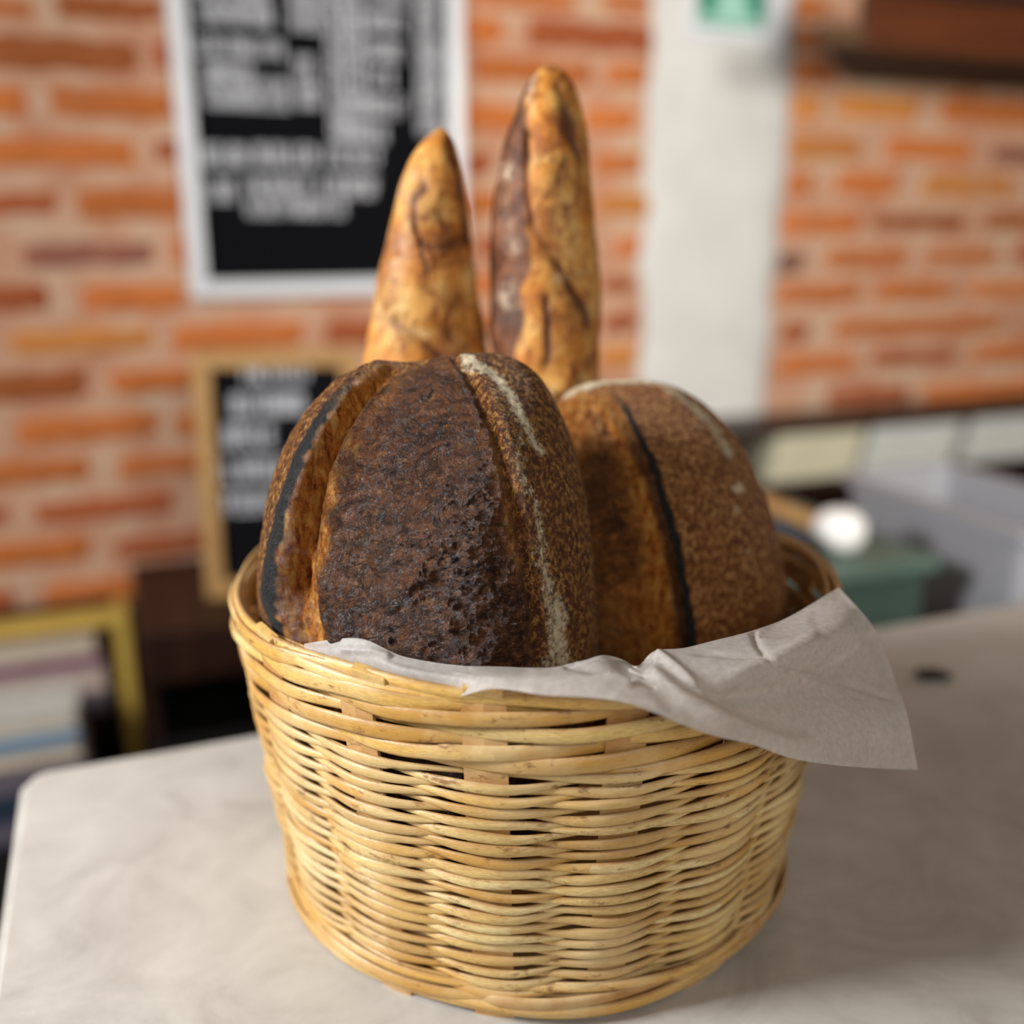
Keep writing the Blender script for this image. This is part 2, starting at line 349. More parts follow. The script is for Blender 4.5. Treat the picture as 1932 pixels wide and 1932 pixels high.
# plastered upright strip between the bricks
def pilaster():
    zs = np.linspace(.02, 2.74, 150); V = []; rr = np.random.RandomState(3)
    nL = np.interp(zs, zs[::4], rr.uniform(-.014, .014, len(zs[::4]))); nR = np.interp(zs, zs[::4], rr.uniform(-.013, .013, len(zs[::4])))
    m = 14; Fc = []
    for i, z in enumerate(zs):
        a = .950+nL[i]; b = 1.252+nR[i]
        for j in range(m):
            f = j/(m-1); dep = .016*(1-abs(2*f-1)**10)
            V.append((a+f*(b-a), -dep, z))
    for i in range(len(zs)-1):
        for j in range(m-1): Fc.append((i*m+j, i*m+j+1, (i+1)*m+j+1, (i+1)*m+j))
    o = mesh_obj('trim_1', V, Fc, M['plaster']); o.location = ROOM; o.rotation_euler = (0, 0, WANG); structure(o)
pilaster()
f = box_obj('floor', (-3, -3, -.1), (4.6, 3.8, 0), M['floor'], None, 0); structure(f)
c = box_obj('ceiling', (-3, -3, 2.75), (4.6, 3.8, 2.85), M['wallpaint'], None, 0); structure(c)

# ------------------------------------------------------------------ counter
CORNER = at_z(40, 1458, .9)
cs, cD = float(CORNER@UV), float(CORNER@NV)
cnt = tag(empty('counter', wp(cs, cD, 0), WANG), 'pale grey polished concrete counter carrying the bread basket', 'counter')
def rounded_slab(x0, x1, y0, y1, z0, z1, r, bev):
    bm = bmesh.new(); pts = []
    for cx, cy, a0 in ((x1-r, y1-r, 0), (x0+r, y1-r, 90), (x0+r, y0+r, 180), (x1-r, y0+r, 270)):
        for k in range(9): a = radians(a0+k*90/8); pts.append((cx+r*cos(a), cy+r*sin(a), z0))
    vs = [bm.verts.new(p) for p in pts]; fc = bm.faces.new(vs)
    ex = bmesh.ops.extrude_face_region(bm, geom=[fc]); top = [v for v in ex['geom'] if isinstance(v, bmesh.types.BMVert)]
    for v in top: v.co.z = z1
    es = [e for e in bm.edges if all(v.co.z > z1-1e-6 for v in e.verts)]; bmesh.ops.bevel(bm, geom=es, offset=bev, segments=3, affect='EDGES')
    return bm
o = bm_obj('countertop', rounded_slab(0, 2.2, -1.25, 0, .86, .9, .018, .005), M['counter'], cnt)
box_obj('base', (.03, -1.2, 0), (2.15, -.03, .86), M['darkwood'], cnt, .003)

# ------------------------------------------------------------------ basket
BC = np.array([.0125, .506]); ZB, ZT = .9, 1.069; RB, RT = .1315, .1535
def BR(z): return RB+(RT-RB)*(z-ZB)/(ZT-ZB)
bas = empty('bread_basket', (BC[0], BC[1], ZB)); tag(bas, 'round woven split cane basket holding the loaves on the counter', 'basket')
NS = 17; PH0 = radians(270-8.8)
TANS = [(208, 178, 112), (214, 188, 126), (200, 164, 94), (220, 200, 142), (194, 160, 96), (210, 184, 122), (184, 148, 86)]
GOLD = [(210, 164, 80), (202, 152, 68), (218, 176, 94), (192, 146, 68), (220, 190, 114)]
def strand_section(n=9):     # flat outside-convex profile: (radial, height) in units of half height
    a = np.linspace(0, 2*pi, n, endpoint=False)+.2
    return np.stack([np.cos(a), np.sign(np.sin(a))*np.abs(np.sin(a))**.75], 1)
SEC = strand_section()
def sweep(phi, R, z, h, th, tilt, col, V, Fc, C, taper=True):
    """one strand following angles phi"""
    n = len(phi); k = len(SEC); base = sum(len(v) for v in V)
    e = np.minimum(np.arange(n), np.arange(n)[::-1])/4.0; tp = np.clip(.45+e, 0, 1) if taper else np.ones(n)
    rr = R[:, None]+SEC[None, :, 0]*(th*tp)[:, None]+SEC[None, :, 1]*(h*tilt)[:, None]
    zz = z[:, None]+SEC[None, :, 1]*(h*tp)[:, None]*.96
    P = np.stack([rr*np.cos(phi)[:, None], rr*np.sin(phi)[:, None], zz], -1)
    idx = base+np.arange(n*k).reshape(n, k); nx = np.roll(idx, -1, 1)
    q = np.stack([idx[:-1], nx[:-1], nx[1:], idx[1:]], -1).reshape(-1, 4)
    V.append(P.reshape(-1, 3)); Fc.append(q)
    cc = np.array(lin(col)[:3]); ek = np.clip((SEC[:, 1]-.55)/.35, 0, 1)[:, None]; row = cc*(1-ek)+np.array(lin((158, 122, 76))[:3])*ek; C.append(np.tile(row, (n, 1)))
def weave():
    V, Fc, C = [], [], []
    # rows: (z, pitch, section); the spiral turns once per row
    zlist = []; z = .0048
    while z < .128: zlist.append((z, 0)); z += .00305*(1+.12*RS.uniform(-1, 1))
    z += .0012
    while z < .1665: zlist.append((z, 1)); z += .0039*(1+.08*RS.uniform(-1, 1))
    nz = len(zlist)
    zc = np.array([a for a, _ in zlist]); sec = [b for _, b in zlist]
    warp = RS.uniform(-.0016, .0016, (nz//3+3, NS))
    step = 14                                   # samples per stake
    start = 0
    tot = (nz-1)*NS*step
    i0 = 0
    while i0 < tot:
        L = int(RS.choice([2, 3, 3, 4, 5, 6]))*2*step if False else int(RS.randint(2, 6))*2*step
        ii = np.arange(max(0, i0-6), min(tot, i0+L+6)); row = ii/(NS*step)
        phi = PH0+2*pi*ii/(NS*step)
        r0 = int(min(nz-1, i0//(NS*step))); s_ = sec[r0]
        zz = np.interp(row, np.arange(nz), zc)
        if s_ == 0:
            s = np.cos(NS*(phi-PH0)/2); h0 = .0026*RS.uniform(.86, 1.2); a = .0030
            # spread: every other row passes in front, so a front strand takes the room of two
            shp = np.abs(s); h = h0*(.62+.50*np.clip(s, -1, 1)*.5+.18*shp)
        else:
            th4 = NS*(phi-PH0)/4+.3; s = np.cos(th4); h0 = .0037*RS.uniform(.88, 1.12); a = .0038; zz = zz+.0021*np.sin(th4)
            h = h0*(.66+.40*np.clip(s+.3, 0, 1))
        P3 = np.stack([np.cos(phi)*3, np.sin(phi)*3, zz*60], -1)
        zz = zz+.0011*vnoise(P3, 2.2, 5)+RS.uniform(-.0004, .0004)
        R = BR(ZB+zz)+a*s+.0012*vnoise(P3, 1.5, 8)+RS.uniform(-.0003, .0003)
        R = np.where(s > 0, R, R)
        sinkend = np.minimum(np.arange(len(ii)), np.arange(len(ii))[::-1]); R = R-.0010*np.exp(-sinkend/3.0)
        th = .00115+.0002*np.clip(s, 0, 1)
        tilt = .12*np.ones(len(ii))+.35*np.clip(-s, -.2, 1)*0
        # lean of the strand while it changes side
        tilt = tilt+.22*np.gradient(s)/.12*RS.choice([1, -1])*.25
        pal = GOLD if s_ == 1 or RS.rand() < .22 else TANS
        sweep(phi, R, zz, h, th, tilt, pal[RS.randint(len(pal))], V, Fc, C)
        i0 += L
    return np.concatenate(V), np.concatenate(Fc), np.concatenate(C)
V, Fc, C = weave(); mesh_obj('woven_wall', V, Fc, M['cane'], bas, attrs={'Col': C})
def ring(name, rows, amp, nwave, seed, pal):
    V, Fc, C = [], [], []; rr = np.random.RandomState(seed)
    for (z, R, h, th) in rows:
        n = 360; phase = rr.uniform(0, 6)
        k0 = 0
        while k0 < n:
            L = rr.randint(50, 120); ii = np.arange(k0-4, min(n, k0+L)+4); phi = 2*pi*ii/n+phase
            sw = np.sin(phi*nwave+phase*3)
            Rr = np.full(len(ii), R)+amp*sw; zz = z+.0008*np.cos(phi*nwave+phase*3)+.0008*np.sin(phi*3+phase)
            hh = h*(1+.12*sw)*rr.uniform(.9, 1.1)
            en = np.minimum(np.arange(len(ii)), np.arange(len(ii))[::-1]); Rr = Rr-.0022*np.exp(-en/3.0); zz = zz-.0012*np.exp(-en/3.0)*(z > .1)
            sweep(phi, Rr, zz, hh, np.full(len(ii), th), np.full(len(ii), .1), pal[rr.randint(len(pal))], V, Fc, C); k0 += L
    return mesh_obj(name, np.concatenate(V), np.concatenate(Fc), M['cane'], bas, attrs={'Col': np.concatenate(C)})
ring('rim', [(.1655, BR(ZB+.166)+.0012, .0030, .0017), (.1690, BR(ZB+.169)-.0005, .0025, .0018), (.1675, BR(ZB+.1675)-.0036, .0027, .0014)], .0012, 8.5, 5, GOLD[2:]+TANS[3:4])
ring('foot_band', [(.0048, RB+.0030, .0028, .0016), (.0092, RB+.0050, .0030, .0016), (.0140, RB+.0062, .0030, .0015), (.0188, RB+.0060, .0026, .0014)], .0016, 5.5, 9, GOLD+[(170, 118, 60)])
for k in range(NS):
    a = PH0+2*pi*k/NS; hw = .0085+RS.uniform(-.001, .001); zt = .1690+RS.uniform(-.001, .001)
    V = []; Fc = []; nn = 26
    for i in range(nn+1):
        z = zt*i/nn; R = BR(ZB+z)
        for (dr, dt) in ((.0011, -hw), (.0016, 0), (.0011, hw), (-.0009, hw), (-.0009, -hw)):
            r = R+dr; an = a+dt/R; V.append((r*cos(an), r*sin(an), z))
    for i in range(nn):
        for j in range(5): p = i*5; Fc.append((p+j, p+(j+1) % 5, p+5+(j+1) % 5, p+5+j))
    Fc.append(tuple(range(5))); Fc.append(tuple(nn*5+j for j in range(5)))
    st = mesh_obj('stake', V, Fc, M['cane'], bas, False, attrs={'Col': np.tile(lin((186, 140, 84))[:3], (len(V), 1))})
    # the cut end bent over the rim
    if k in (16, 15, 0, 10, 3):
        bm = bmesh.new(); 
        add_box(bm, (-.0080, -.0022, -.0018), (.0080, .0026, .0018), .0005)
        for v in bm.verts: v.co.z += .0007*sin(v.co.x*1400)
        e = bm_obj('cut_end', bm, M['cane'], st); R = BR(ZB+.169)+.0005; aa = a+{16: .06}.get(k, 0)
        e.location = (R*cos(aa), R*sin(aa), .1702); e.rotation_euler = (.25, .05, aa+pi/2)
        at = e.data.attributes.new('Col', 'FLOAT_COLOR', 'POINT'); at.data.foreach_set('color', np.tile(lin((208, 170, 98)), (len(e.data.vertices), 1)).astype(np.float32).ravel())
lathe('basket_floor', [(0, .002), (.128, .002), (.128, .006), (0, .006)], M['tan'], bas, 48)

# ------------------------------------------------------------------ breads
def blob(contour, Yc, lean, Df, Db, nr=320, na=900, pw=2.5, qx=2.2, cen=None, shrink=.987):
    """closed bread body whose outline fills the measured contour; returns verts, quads and pixel coords"""
    c = smooth_line(contour, 24, True)
    yy = c[:, 1]; P = at_y(c[:, 0], c[:, 1], np.full(len(c), Yc)); zref = 1.07
    d = ray(c[:, 0], c[:, 1]); tt = (Yc+lean*(CAM[2]-zref))/(d[:, 1]-lean*d[:, 2]); P = CAM+d*tt[:, None]
    seg = np.linalg.norm(np.diff(np.vstack([P, P[:1]]), axis=0), axis=1); L = np.concatenate([[0], np.cumsum(seg)])
    u = np.linspace(0, L[-1], na, endpoint=False); PP = np.vstack([P, P[:1]])
    X = np.interp(u, L, PP[:, 0]); Z = np.interp(u, L, PP[:, 2])
    k0 = int(np.argmin(Z)); X = np.roll(X, -k0); Z = np.roll(Z, -k0)
    cx, cz = (X.min()+X.max())/2, (Z.min()+Z.max())/2
    X = cx+(X-cx)*shrink; Z = cz+(Z-cz)*shrink
    # skeleton line instead of a single centre keeps long loaves even
    hz = (Z.max()-Z.min())/2; hx = (X.max()-X.min())/2; zs = np.clip(Z-cz, -(hz-hx)*.9, (hz-hx)*.9) if hz > hx else 0*Z
    zz = np.linspace(Z.min(), Z.max(), 60); mid = []
    for q in zz:
        near = np.abs(Z-q) < (Z.max()-Z.min())*.03; mid.append((X[near].min()+X[near].max())/2 if near.any() else cx)
    mid = np.array(mid); mid[:4] = mid[4]; mid[-4:] = mid[-5]
    cX = np.interp(cz+zs, zz, np.convolve(np.pad(mid, 4, 'edge'), np.ones(9)/9, 'valid')); cZ = cz+zs
    def side(D, sgn, nr):
        t = np.linspace(0, 1, nr+1)[1:]; rho = np.sin(t*pi/2)**1.0
        x = cX+(X-cX)*rho[:, None]; z = cZ+(Z-cZ)*rho[:, None]
        lim = (1-np.abs((z-cz)/(hz*1.02))**4.0)[:, :]                 # thinner towards the ends
        y = sgn*D*(1-rho**pw)[:, None]**(1/qx)*np.clip(lim, 0, 1)**.5
        y = y+Yc+lean*(z-zref)
        return np.stack([x, y, z], -1)
    A = side(Df, -1, nr); B = side(Db, 1, 60)
    rows = np.concatenate([A, B[:-1][::-1]], 0)                       # rho 0+ .. 1 .. 0+
    n = len(rows); idx = np.arange(n*na).reshape(n, na); nx = np.roll(idx, -1, 1)
    q = np.stack([idx[:-1], idx[1:], nx[1:], nx[:-1]], -1).reshape(-1, 4)
    # the skeleton seam: innermost rings collapse onto the skeleton line on their own
    V = rows.reshape(-1, 3)
    return V, q, n, na
def normals(V, n, na):
    G = V.reshape(n, na, 3); du = np.gradient(G, axis=0); dv = (np.roll(G, -1, 1)-np.roll(G, 1, 1)); N = np.cross(du, dv).reshape(-1, 3)
    N /= np.linalg.norm(N, axis=1)[:, None]+1e-12
    c = V.mean(0); s = np.sign(((V-c)*N).sum(1)); s[s == 0] = 1
    N = (N*np.sign(s.sum())).reshape(n, na, 3); k = (1-sstep(4, 26, np.arange(n)))[:, None, None]
    N = N*(1-k)+np.array([0, -1, 0])*k; N /= np.linalg.norm(N, axis=2)[..., None]
    return N.reshape(-1, 3)
def in_basket(V, gap=.0065):
    q = V[:, :2]-BC; r = np.linalg.norm(q, axis=1); lim = BR(np.clip(V[:, 2], ZB, ZT))-gap; lo = sstep(ZT+.02, ZT-.005, V[:, 2])
    k = np.where(r > lim, lim/np.maximum(r, 1e-6), 1); k = 1+(k-1)*lo
    V[:, :2] = BC+q*k[:, None]; V[:, 2] = np.maximum(V[:, 2], ZB+.0075); return V
def closed_caps(q, n, na):  # zip the first and last ring across the seam
    a = np.arange(1, na//2); out = []
    for base in (0, (n-1)*na):
        i = np.arange(0, na//2-1)
        out.append(np.stack([base+i, base+i+1, base+(na-2-i) % na, base+(na-1-i) % na], 1))
    return np.vstack([q]+out)

def loaf_one():
    ct = [(505,1120),(510,1000),(533,870),(575,785),(640,718),(720,684),(800,673),(860,663),(920,658),(975,671),(1020,703),(1052,755),(1086,835),(1106,920),(1121,1020),(1128,1120),(1129,1240),
          (1115,1400),(1060,1540),(960,1620),(820,1650),(690,1615),(590,1510),(530,1370),(508,1240)]
    V, q, n, na = blob(ct, .448, .10, .066, .045, pw=2.2, qx=2.0)
    N = normals(V, n, na); px, py = proj(V); front = np.minimum(1, np.clip(325-np.repeat(np.arange(n), na), 0, 45)/45+.0)
    ear, te = polydist(px, py, [(790,676),(730,690),(670,735),(622,800),(582,875),(556,950),(537,1030),(524,1110),(521,1200),(530,1300)])
    cl, tc = polydist(px, py, [(800,684),(745,706),(690,760),(648,830),(622,900),(612,980),(604,1060),(606,1130),(618,1190),(625,1300)])
    sm, ts = polydist(px, py, [(850,668),(880,705),(908,760),(935,820),(955,890),(972,960),(985,1030),(997,1100),(1008,1170),(1010,1300)])
    h = np.zeros(len(V)); ear = -ear if False else ear
    fade = sstep(0, .12, te)
    # outer shell lifts towards the ear, then drops into the split
    h += .0065*np.exp(-np.clip(-ear, 0, None)/60)*(ear <= 0)*fade+.0065*np.exp(-(np.clip(ear, 0, None)/13)**2)*(ear > 0)*fade
    trough = sstep(8, 24, ear)*(1-sstep(-16, 4, cl))*fade
    h -= .0070*trough*sstep(0, .3, te)+.002*trough
    h += .003*sstep(-3, 14, cl)*(1-sstep(20, 150, cl))*(1-sstep(-200, 0, sm))
    h += .0035*np.exp(-(np.clip(cl-8, 0, None)/40)**2)*(cl > -4)*sstep(.3, .7, tc)
    h -= .0022*np.exp(-(sm/9)**2); h += .0014*np.exp(-((sm-22)/18)**2)
    wr = fbm(V*np.array([1, 1, 1.6]), 55, 4, 3); rd = 1-np.abs(fbm(V*np.array([.8, 1, 1.7])+.02*wr[:, None], 70, 3, 9))
    cen = sstep(2, 14, cl)*(1-sstep(-12, 6, sm))
    w2 = fbm(V, 300, 3, 77); h += cen*(.0008*wr+.0006*(rd-.6)+.0005*w2)+(1-cen)*(.0004*wr+.00025*w2)
    tr = fbm(V*np.array([2.4, 1, .5]), 110, 3, 21); h += trough*(.0026*tr); h -= .004*np.exp(-np.hypot((px-603)/10, (py-1150)/40)**2)
    h *= front; V = in_basket(V+N*h[:, None])
    earm = np.exp(-(np.clip(np.abs(ear+1+2.5*vnoise(V, 300, 88)+1.5*vnoise(V, 60, 89))-4-6*te, 0, None)/2.2)**2)*sstep(.10, .3, te)
    wv = 14*vnoise(V, 60, 31)
    char_shade = cen*np.clip(sstep(.05, .6, fbm(V, 16, 3, 40)+.9*vnoise(V, 50, 44)+.45-np.hypot((px-800)/210, (py-980)/330)), 0, 1)*.75
    char_shade = np.maximum(char_shade, np.exp(-((ear-15)/6)**2)*sstep(.2, .4, te)*.35)
    char_shade = np.maximum(char_shade, cen*np.exp(-(np.hypot(px-640-wv*.3, (py-975)*.6)/12)**2)*.8); char_shade = np.maximum(char_shade, cen*np.exp(-(np.hypot((px-722), (py-742))/12)**2)*.8)
    flw = np.exp(-((sm-(36-6*ts+wv*.6))/(20+20*ts))**2)*sstep(.0, .1, ts)
    l2, t2 = polydist(px, py, [(880,684),(930,712),(965,750),(1000,800),(1020,850)]); flw = np.maximum(flw*.9*(.75+.3*ts), 1.0*np.exp(-(np.abs(l2+wv*.6)/19)**2))
    flw = np.maximum(flw, 1.0*np.exp(-((sm-45+wv*.6)/30)**2)*sstep(.60, .8, ts)); flw = np.maximum(flw, .55*np.exp(-(np.hypot((px-690), (py-700)*2)/40)**2))
    flw = np.maximum(flw, .35*(ear < -4)*np.exp(-((ear+14)/12)**2))
    flw = np.maximum(flw, .52*np.exp(-((sm-48)/42)**2)*sstep(.15, .4, ts)); flw = np.maximum(flw, .3*(sm > 8)); flw = np.maximum(flw, .9*np.exp(-np.hypot((px-612)/9, (py-1180)/14)**2)); char_shade = np.maximum(char_shade, .8*np.exp(-np.hypot((px-600)/5, (py-1140)/35)**2))  # thin dark strip: shade of the crust hollow painted into the mask
    gold = np.clip(cen*(.8*np.exp(-((cl-18)/14)**2)*sstep(-.1, .5, vnoise(V, 70, 5))+.45*np.exp(-((sm+14)/14)**2)*sstep(-.3, .5, vnoise(V, 50, 6))), 0, .9)
    fm = (front > 0)[:, None]; trm = sstep(2, 9, ear)*(1-sstep(-5, 2, cl))*sstep(.02, .14, te); A = np.stack([earm, trm, cen], 1)*fm; B = np.stack([flw, char_shade, gold], 1)*fm
    o = mesh_obj('sourdough_loaf', V, closed_caps(q, n, na), M['loaf1'], attrs={'MaskA': np.clip(A, 0, 1), 'MaskB': np.clip(B, 0, 1)})
    tag(o, 'darkest sourdough loaf with charred ear at the front of the basket', 'bread')
loaf_one()
def loaf_two():
    ct = [(1092,722),(1140,713),(1240,716),(1312,745),(1380,808),(1428,895),(1462,995),(1479,1080),(1486,1170),(1476,1290),(1432,1410),(1345,1480),(1240,1495),(1125,1470),(1050,1385),(1012,1250),(1003,1100),(1010,950),(1025,830),(1050,755)]
    V, q, n, na = blob(ct, .530, .06, .058, .04, pw=2.2, qx=2.0)
    N = normals(V, n, na); px, py = proj(V); front = np.minimum(1, np.clip(325-np.repeat(np.arange(n), na), 0, 45)/45+.0)
    ear, te = polydist(px, py, [(1120,722),(1152,752),(1190,805),(1225,870),(1250,940),(1272,1020),(1287,1100),(1298,1170),(1303,1260),(1300,1330)])
    h = np.zeros(len(V)); wr = fbm(V*np.array([1, 1, 1.6]), 55, 4, 53)
    cen = (1-sstep(-24, -8, ear))*sstep(1010, 1040, px); fade = sstep(0, .12, te)
    h += .006*np.exp(-np.clip(ear, 0, None)/70)*(ear >= 0)*fade+.006*np.exp(-(np.clip(-ear, 0, None)/12)**2)*(ear < 0)*fade
    tro = np.exp(-((ear+28)/20)**2)*fade; h -= .005*tro
    w2 = fbm(V, 300, 3, 78); h += cen*(.0016*wr+.0005*w2)+.0004*wr+.0002*w2
    h *= front; V = in_basket(V+N*h[:, None])
    earm = np.exp(-(np.clip(np.abs(ear+3*vnoise(V, 240, 98)+2.5*vnoise(V, 60, 99))-3-4*te, 0, None)/2.4)**2)*sstep(.03, .15, te)
    wv = 14*vnoise(V, 60, 71)
    g = sstep(-.25, .35, vnoise(V, 28, 72)+.55*np.exp(-((py-1010)/90)**2)*np.exp(-((ear+60)/60)**2)+1.1*sstep(860, 760, py))
    gold = cen*np.clip(.75*g*sstep(-200, -40, ear)+.5*tro, 0, .95)
    char_shade = cen*.55*np.exp(-(np.hypot((px-1125-wv*.5)/40, (py-905-wv)/70))**2)+.5*np.exp(-((ear+14)/7)**2)*fade
    flw = np.maximum(1.2*sstep(34, 4, py-np.interp(px, [1040, 1092, 1140, 1240, 1312], [745, 722, 713, 716, 745]))*(px < 1260), 0)
    l2, _ = polydist(px, py, [(1240,728),(1300,755),(1345,800),(1378,850)]); flw = np.maximum(flw, .7*1.3*np.exp(-((l2+wv*.7)/20)**2))
    for (a, b, r, k) in ((1393,922,22,1),(1388,962,16,.95),(1438,908,12,1),(1408,1040,18,.85),(1320,800,50,.7)): flw = np.maximum(flw, k*np.exp(-(np.hypot(px-a+wv*.4, py-b)/r)**2))
    flw = np.maximum(flw, .36*(ear > 6))
    fm = (front > 0)[:, None]; A = np.stack([earm, tro*.8, cen], 1)*fm; B = np.stack([flw, char_shade, gold], 1)*fm
    o = mesh_obj('sourdough_loaf', V, closed_caps(q, n, na), M['loaf2'], attrs={'MaskA': np.clip(A, 0, 1), 'MaskB': np.clip(B, 0, 1)})
    tag(o, 'lighter brown sourdough loaf standing right of and behind the charred one', 'bread')
loaf_two()
def baguette(ct, Yc, lean, D, veins, browns, flours, ridges, mat, label, seed):
    V, q, n, na = blob(ct, Yc, lean, D, D*.8, 150, 420, 2.0, 2.0, shrink=.985)
    N = normals(V, n, na); px, py = proj(V); front = (np.repeat(np.arange(n), na) < 152).astype(float)
    px = px+11*vnoise(V, 60, seed)+5*vnoise(V, 160, seed+5); py = py+11*vnoise(V, 60, seed+1); wn = 1+.8*vnoise(V, 90, seed+3); sn = np.clip(.75+.9*vnoise(V, 50, seed+4), .15, 1)
    h = .0018*fbm(V, 40, 4, seed+2)*sstep(V[:, 2].max(), V[:, 2].max()-.05, V[:, 2]); ve = np.zeros(len(V))
    for pts, wd, dep in veins:
        d, _ = polydist(px, py, pts); g = np.exp(-(np.abs(d)/(wd*wn))**2)*sn; ve = np.maximum(ve, g*.8+.35*np.exp(-(d/(wd*2.6))**2)*sn); h = h-dep*g
    for pts, hgt in ridges:
        d, t_ = polydist(px, py, pts); h = h+hgt*np.exp(-np.clip(d, 0, None)/40)*(d > 0)*sstep(0, .1, t_)
    br = np.zeros(len(V)); fl = np.zeros(len(V))
    for f_ in browns: br = np.maximum(br, f_(px, py))
    for (a, b, rx, ry, k) in flours: fl = np.maximum(fl, k*np.exp(-((px-a)/rx)**2-((py-b)/ry)**2))
    V = V+N*(h*front)[:, None]
    V = in_basket(V); o = mesh_obj('baguette', V, closed_caps(q, n, na), mat, attrs={'MaskA': np.clip(np.stack([ve, br, fl], 1)*front[:, None], 0, 1)})
    tag(o, label, 'bread')
baguette([(832,233),(855,252),(866,290),(876,340),(886,410),(893,480),(905,560),(918,625),(921,700),(918,850),(900,1000),(860,1150),(790,1230),(730,1150),(700,1000),(688,850),(683,720),(690,650),(700,590),(712,530),(728,450),(745,380),(765,315),(795,262)],
  .605, .0, .030,
  [([(806,352),(782,385),(772,425),(790,462),(825,470),(868,452)], 9, .0018), ([(860,300),(876,350),(884,420),(890,490),(905,560),(915,630)], 6, .002), ([(848,262),(862,320)], 4, .001),
   ([(770,425),(800,480),(815,535)], 6, .001), ([(755,605),(785,640),(812,665),(830,680)], 10, .002), ([(870,560),(845,595),(850,640)], 8, .0015), ([(828,395),(842,430)], 5, .001)],
  [lambda x, y: .45*np.exp(-((x-(735-(y-500)*.15))/28)**2)*sstep(380, 470, y)*sstep(620, 560, y), lambda x, y: .5*np.exp(-np.hypot((x-850)/30, (y-455)/22)**2)],
  [(785,620,12,9,1),(800,632,8,6,.8),(770,350,26,30,.35),(755,480,18,50,.35),(712,600,9,50,.3)], [([(806,352),(772,425),(825,470)], .001)], M['bag1'],
  'shorter golden baguette standing behind the loaves, leaning tip right', 200)
baguette([(1030,113),(1065,126),(1090,165),(1104,220),(1112,290),(1120,360),(1127,430),(1134,510),(1136,600),(1131,680),(1133,800),(1125,950),(1100,1100),(1040,1180),(975,1100),(945,950),(935,800),(929,680),(925,600),(922,520),(923,440),(930,360),(945,290),(965,220),(992,152)],
  .600, .0, .031,
  [([(992,250),(992,320),(1003,400),(1015,445),(1045,480),(1072,520),(1095,570),(1102,620)], 7, .0028), ([(1058,165),(1072,220),(1090,280),(1100,340),(1106,400)], 8, .002),
   ([(1060,300),(1046,335)], 5, .001), ([(1032,560),(1040,620),(1030,690)], 8, .0012)],
  [lambda x, y: sstep(6, -10, x-np.interp(y, [110, 160, 200, 330, 430, 500, 600, 720], [1016, 1010, 1002, 992, 1004, 1000, 985, 975])), lambda x, y: .45*np.exp(-np.hypot((x-1045)/20, (y-430)/45)**2)],
  [(955,325,14,16,.8),(962,430,10,14,.7),(968,470,14,16,.6),(960,555,20,32,.6),(1006,170,7,40,.8),(1060,520,16,12,.5),(950,380,10,30,.35)],
  [([(992,250),(992,320),(1003,400),(1015,445),(1045,480),(1072,520),(1095,570)][::-1], -.001)], M['bag2'],
  'taller baguette with dark floury left flank standing behind the loaves', 300)

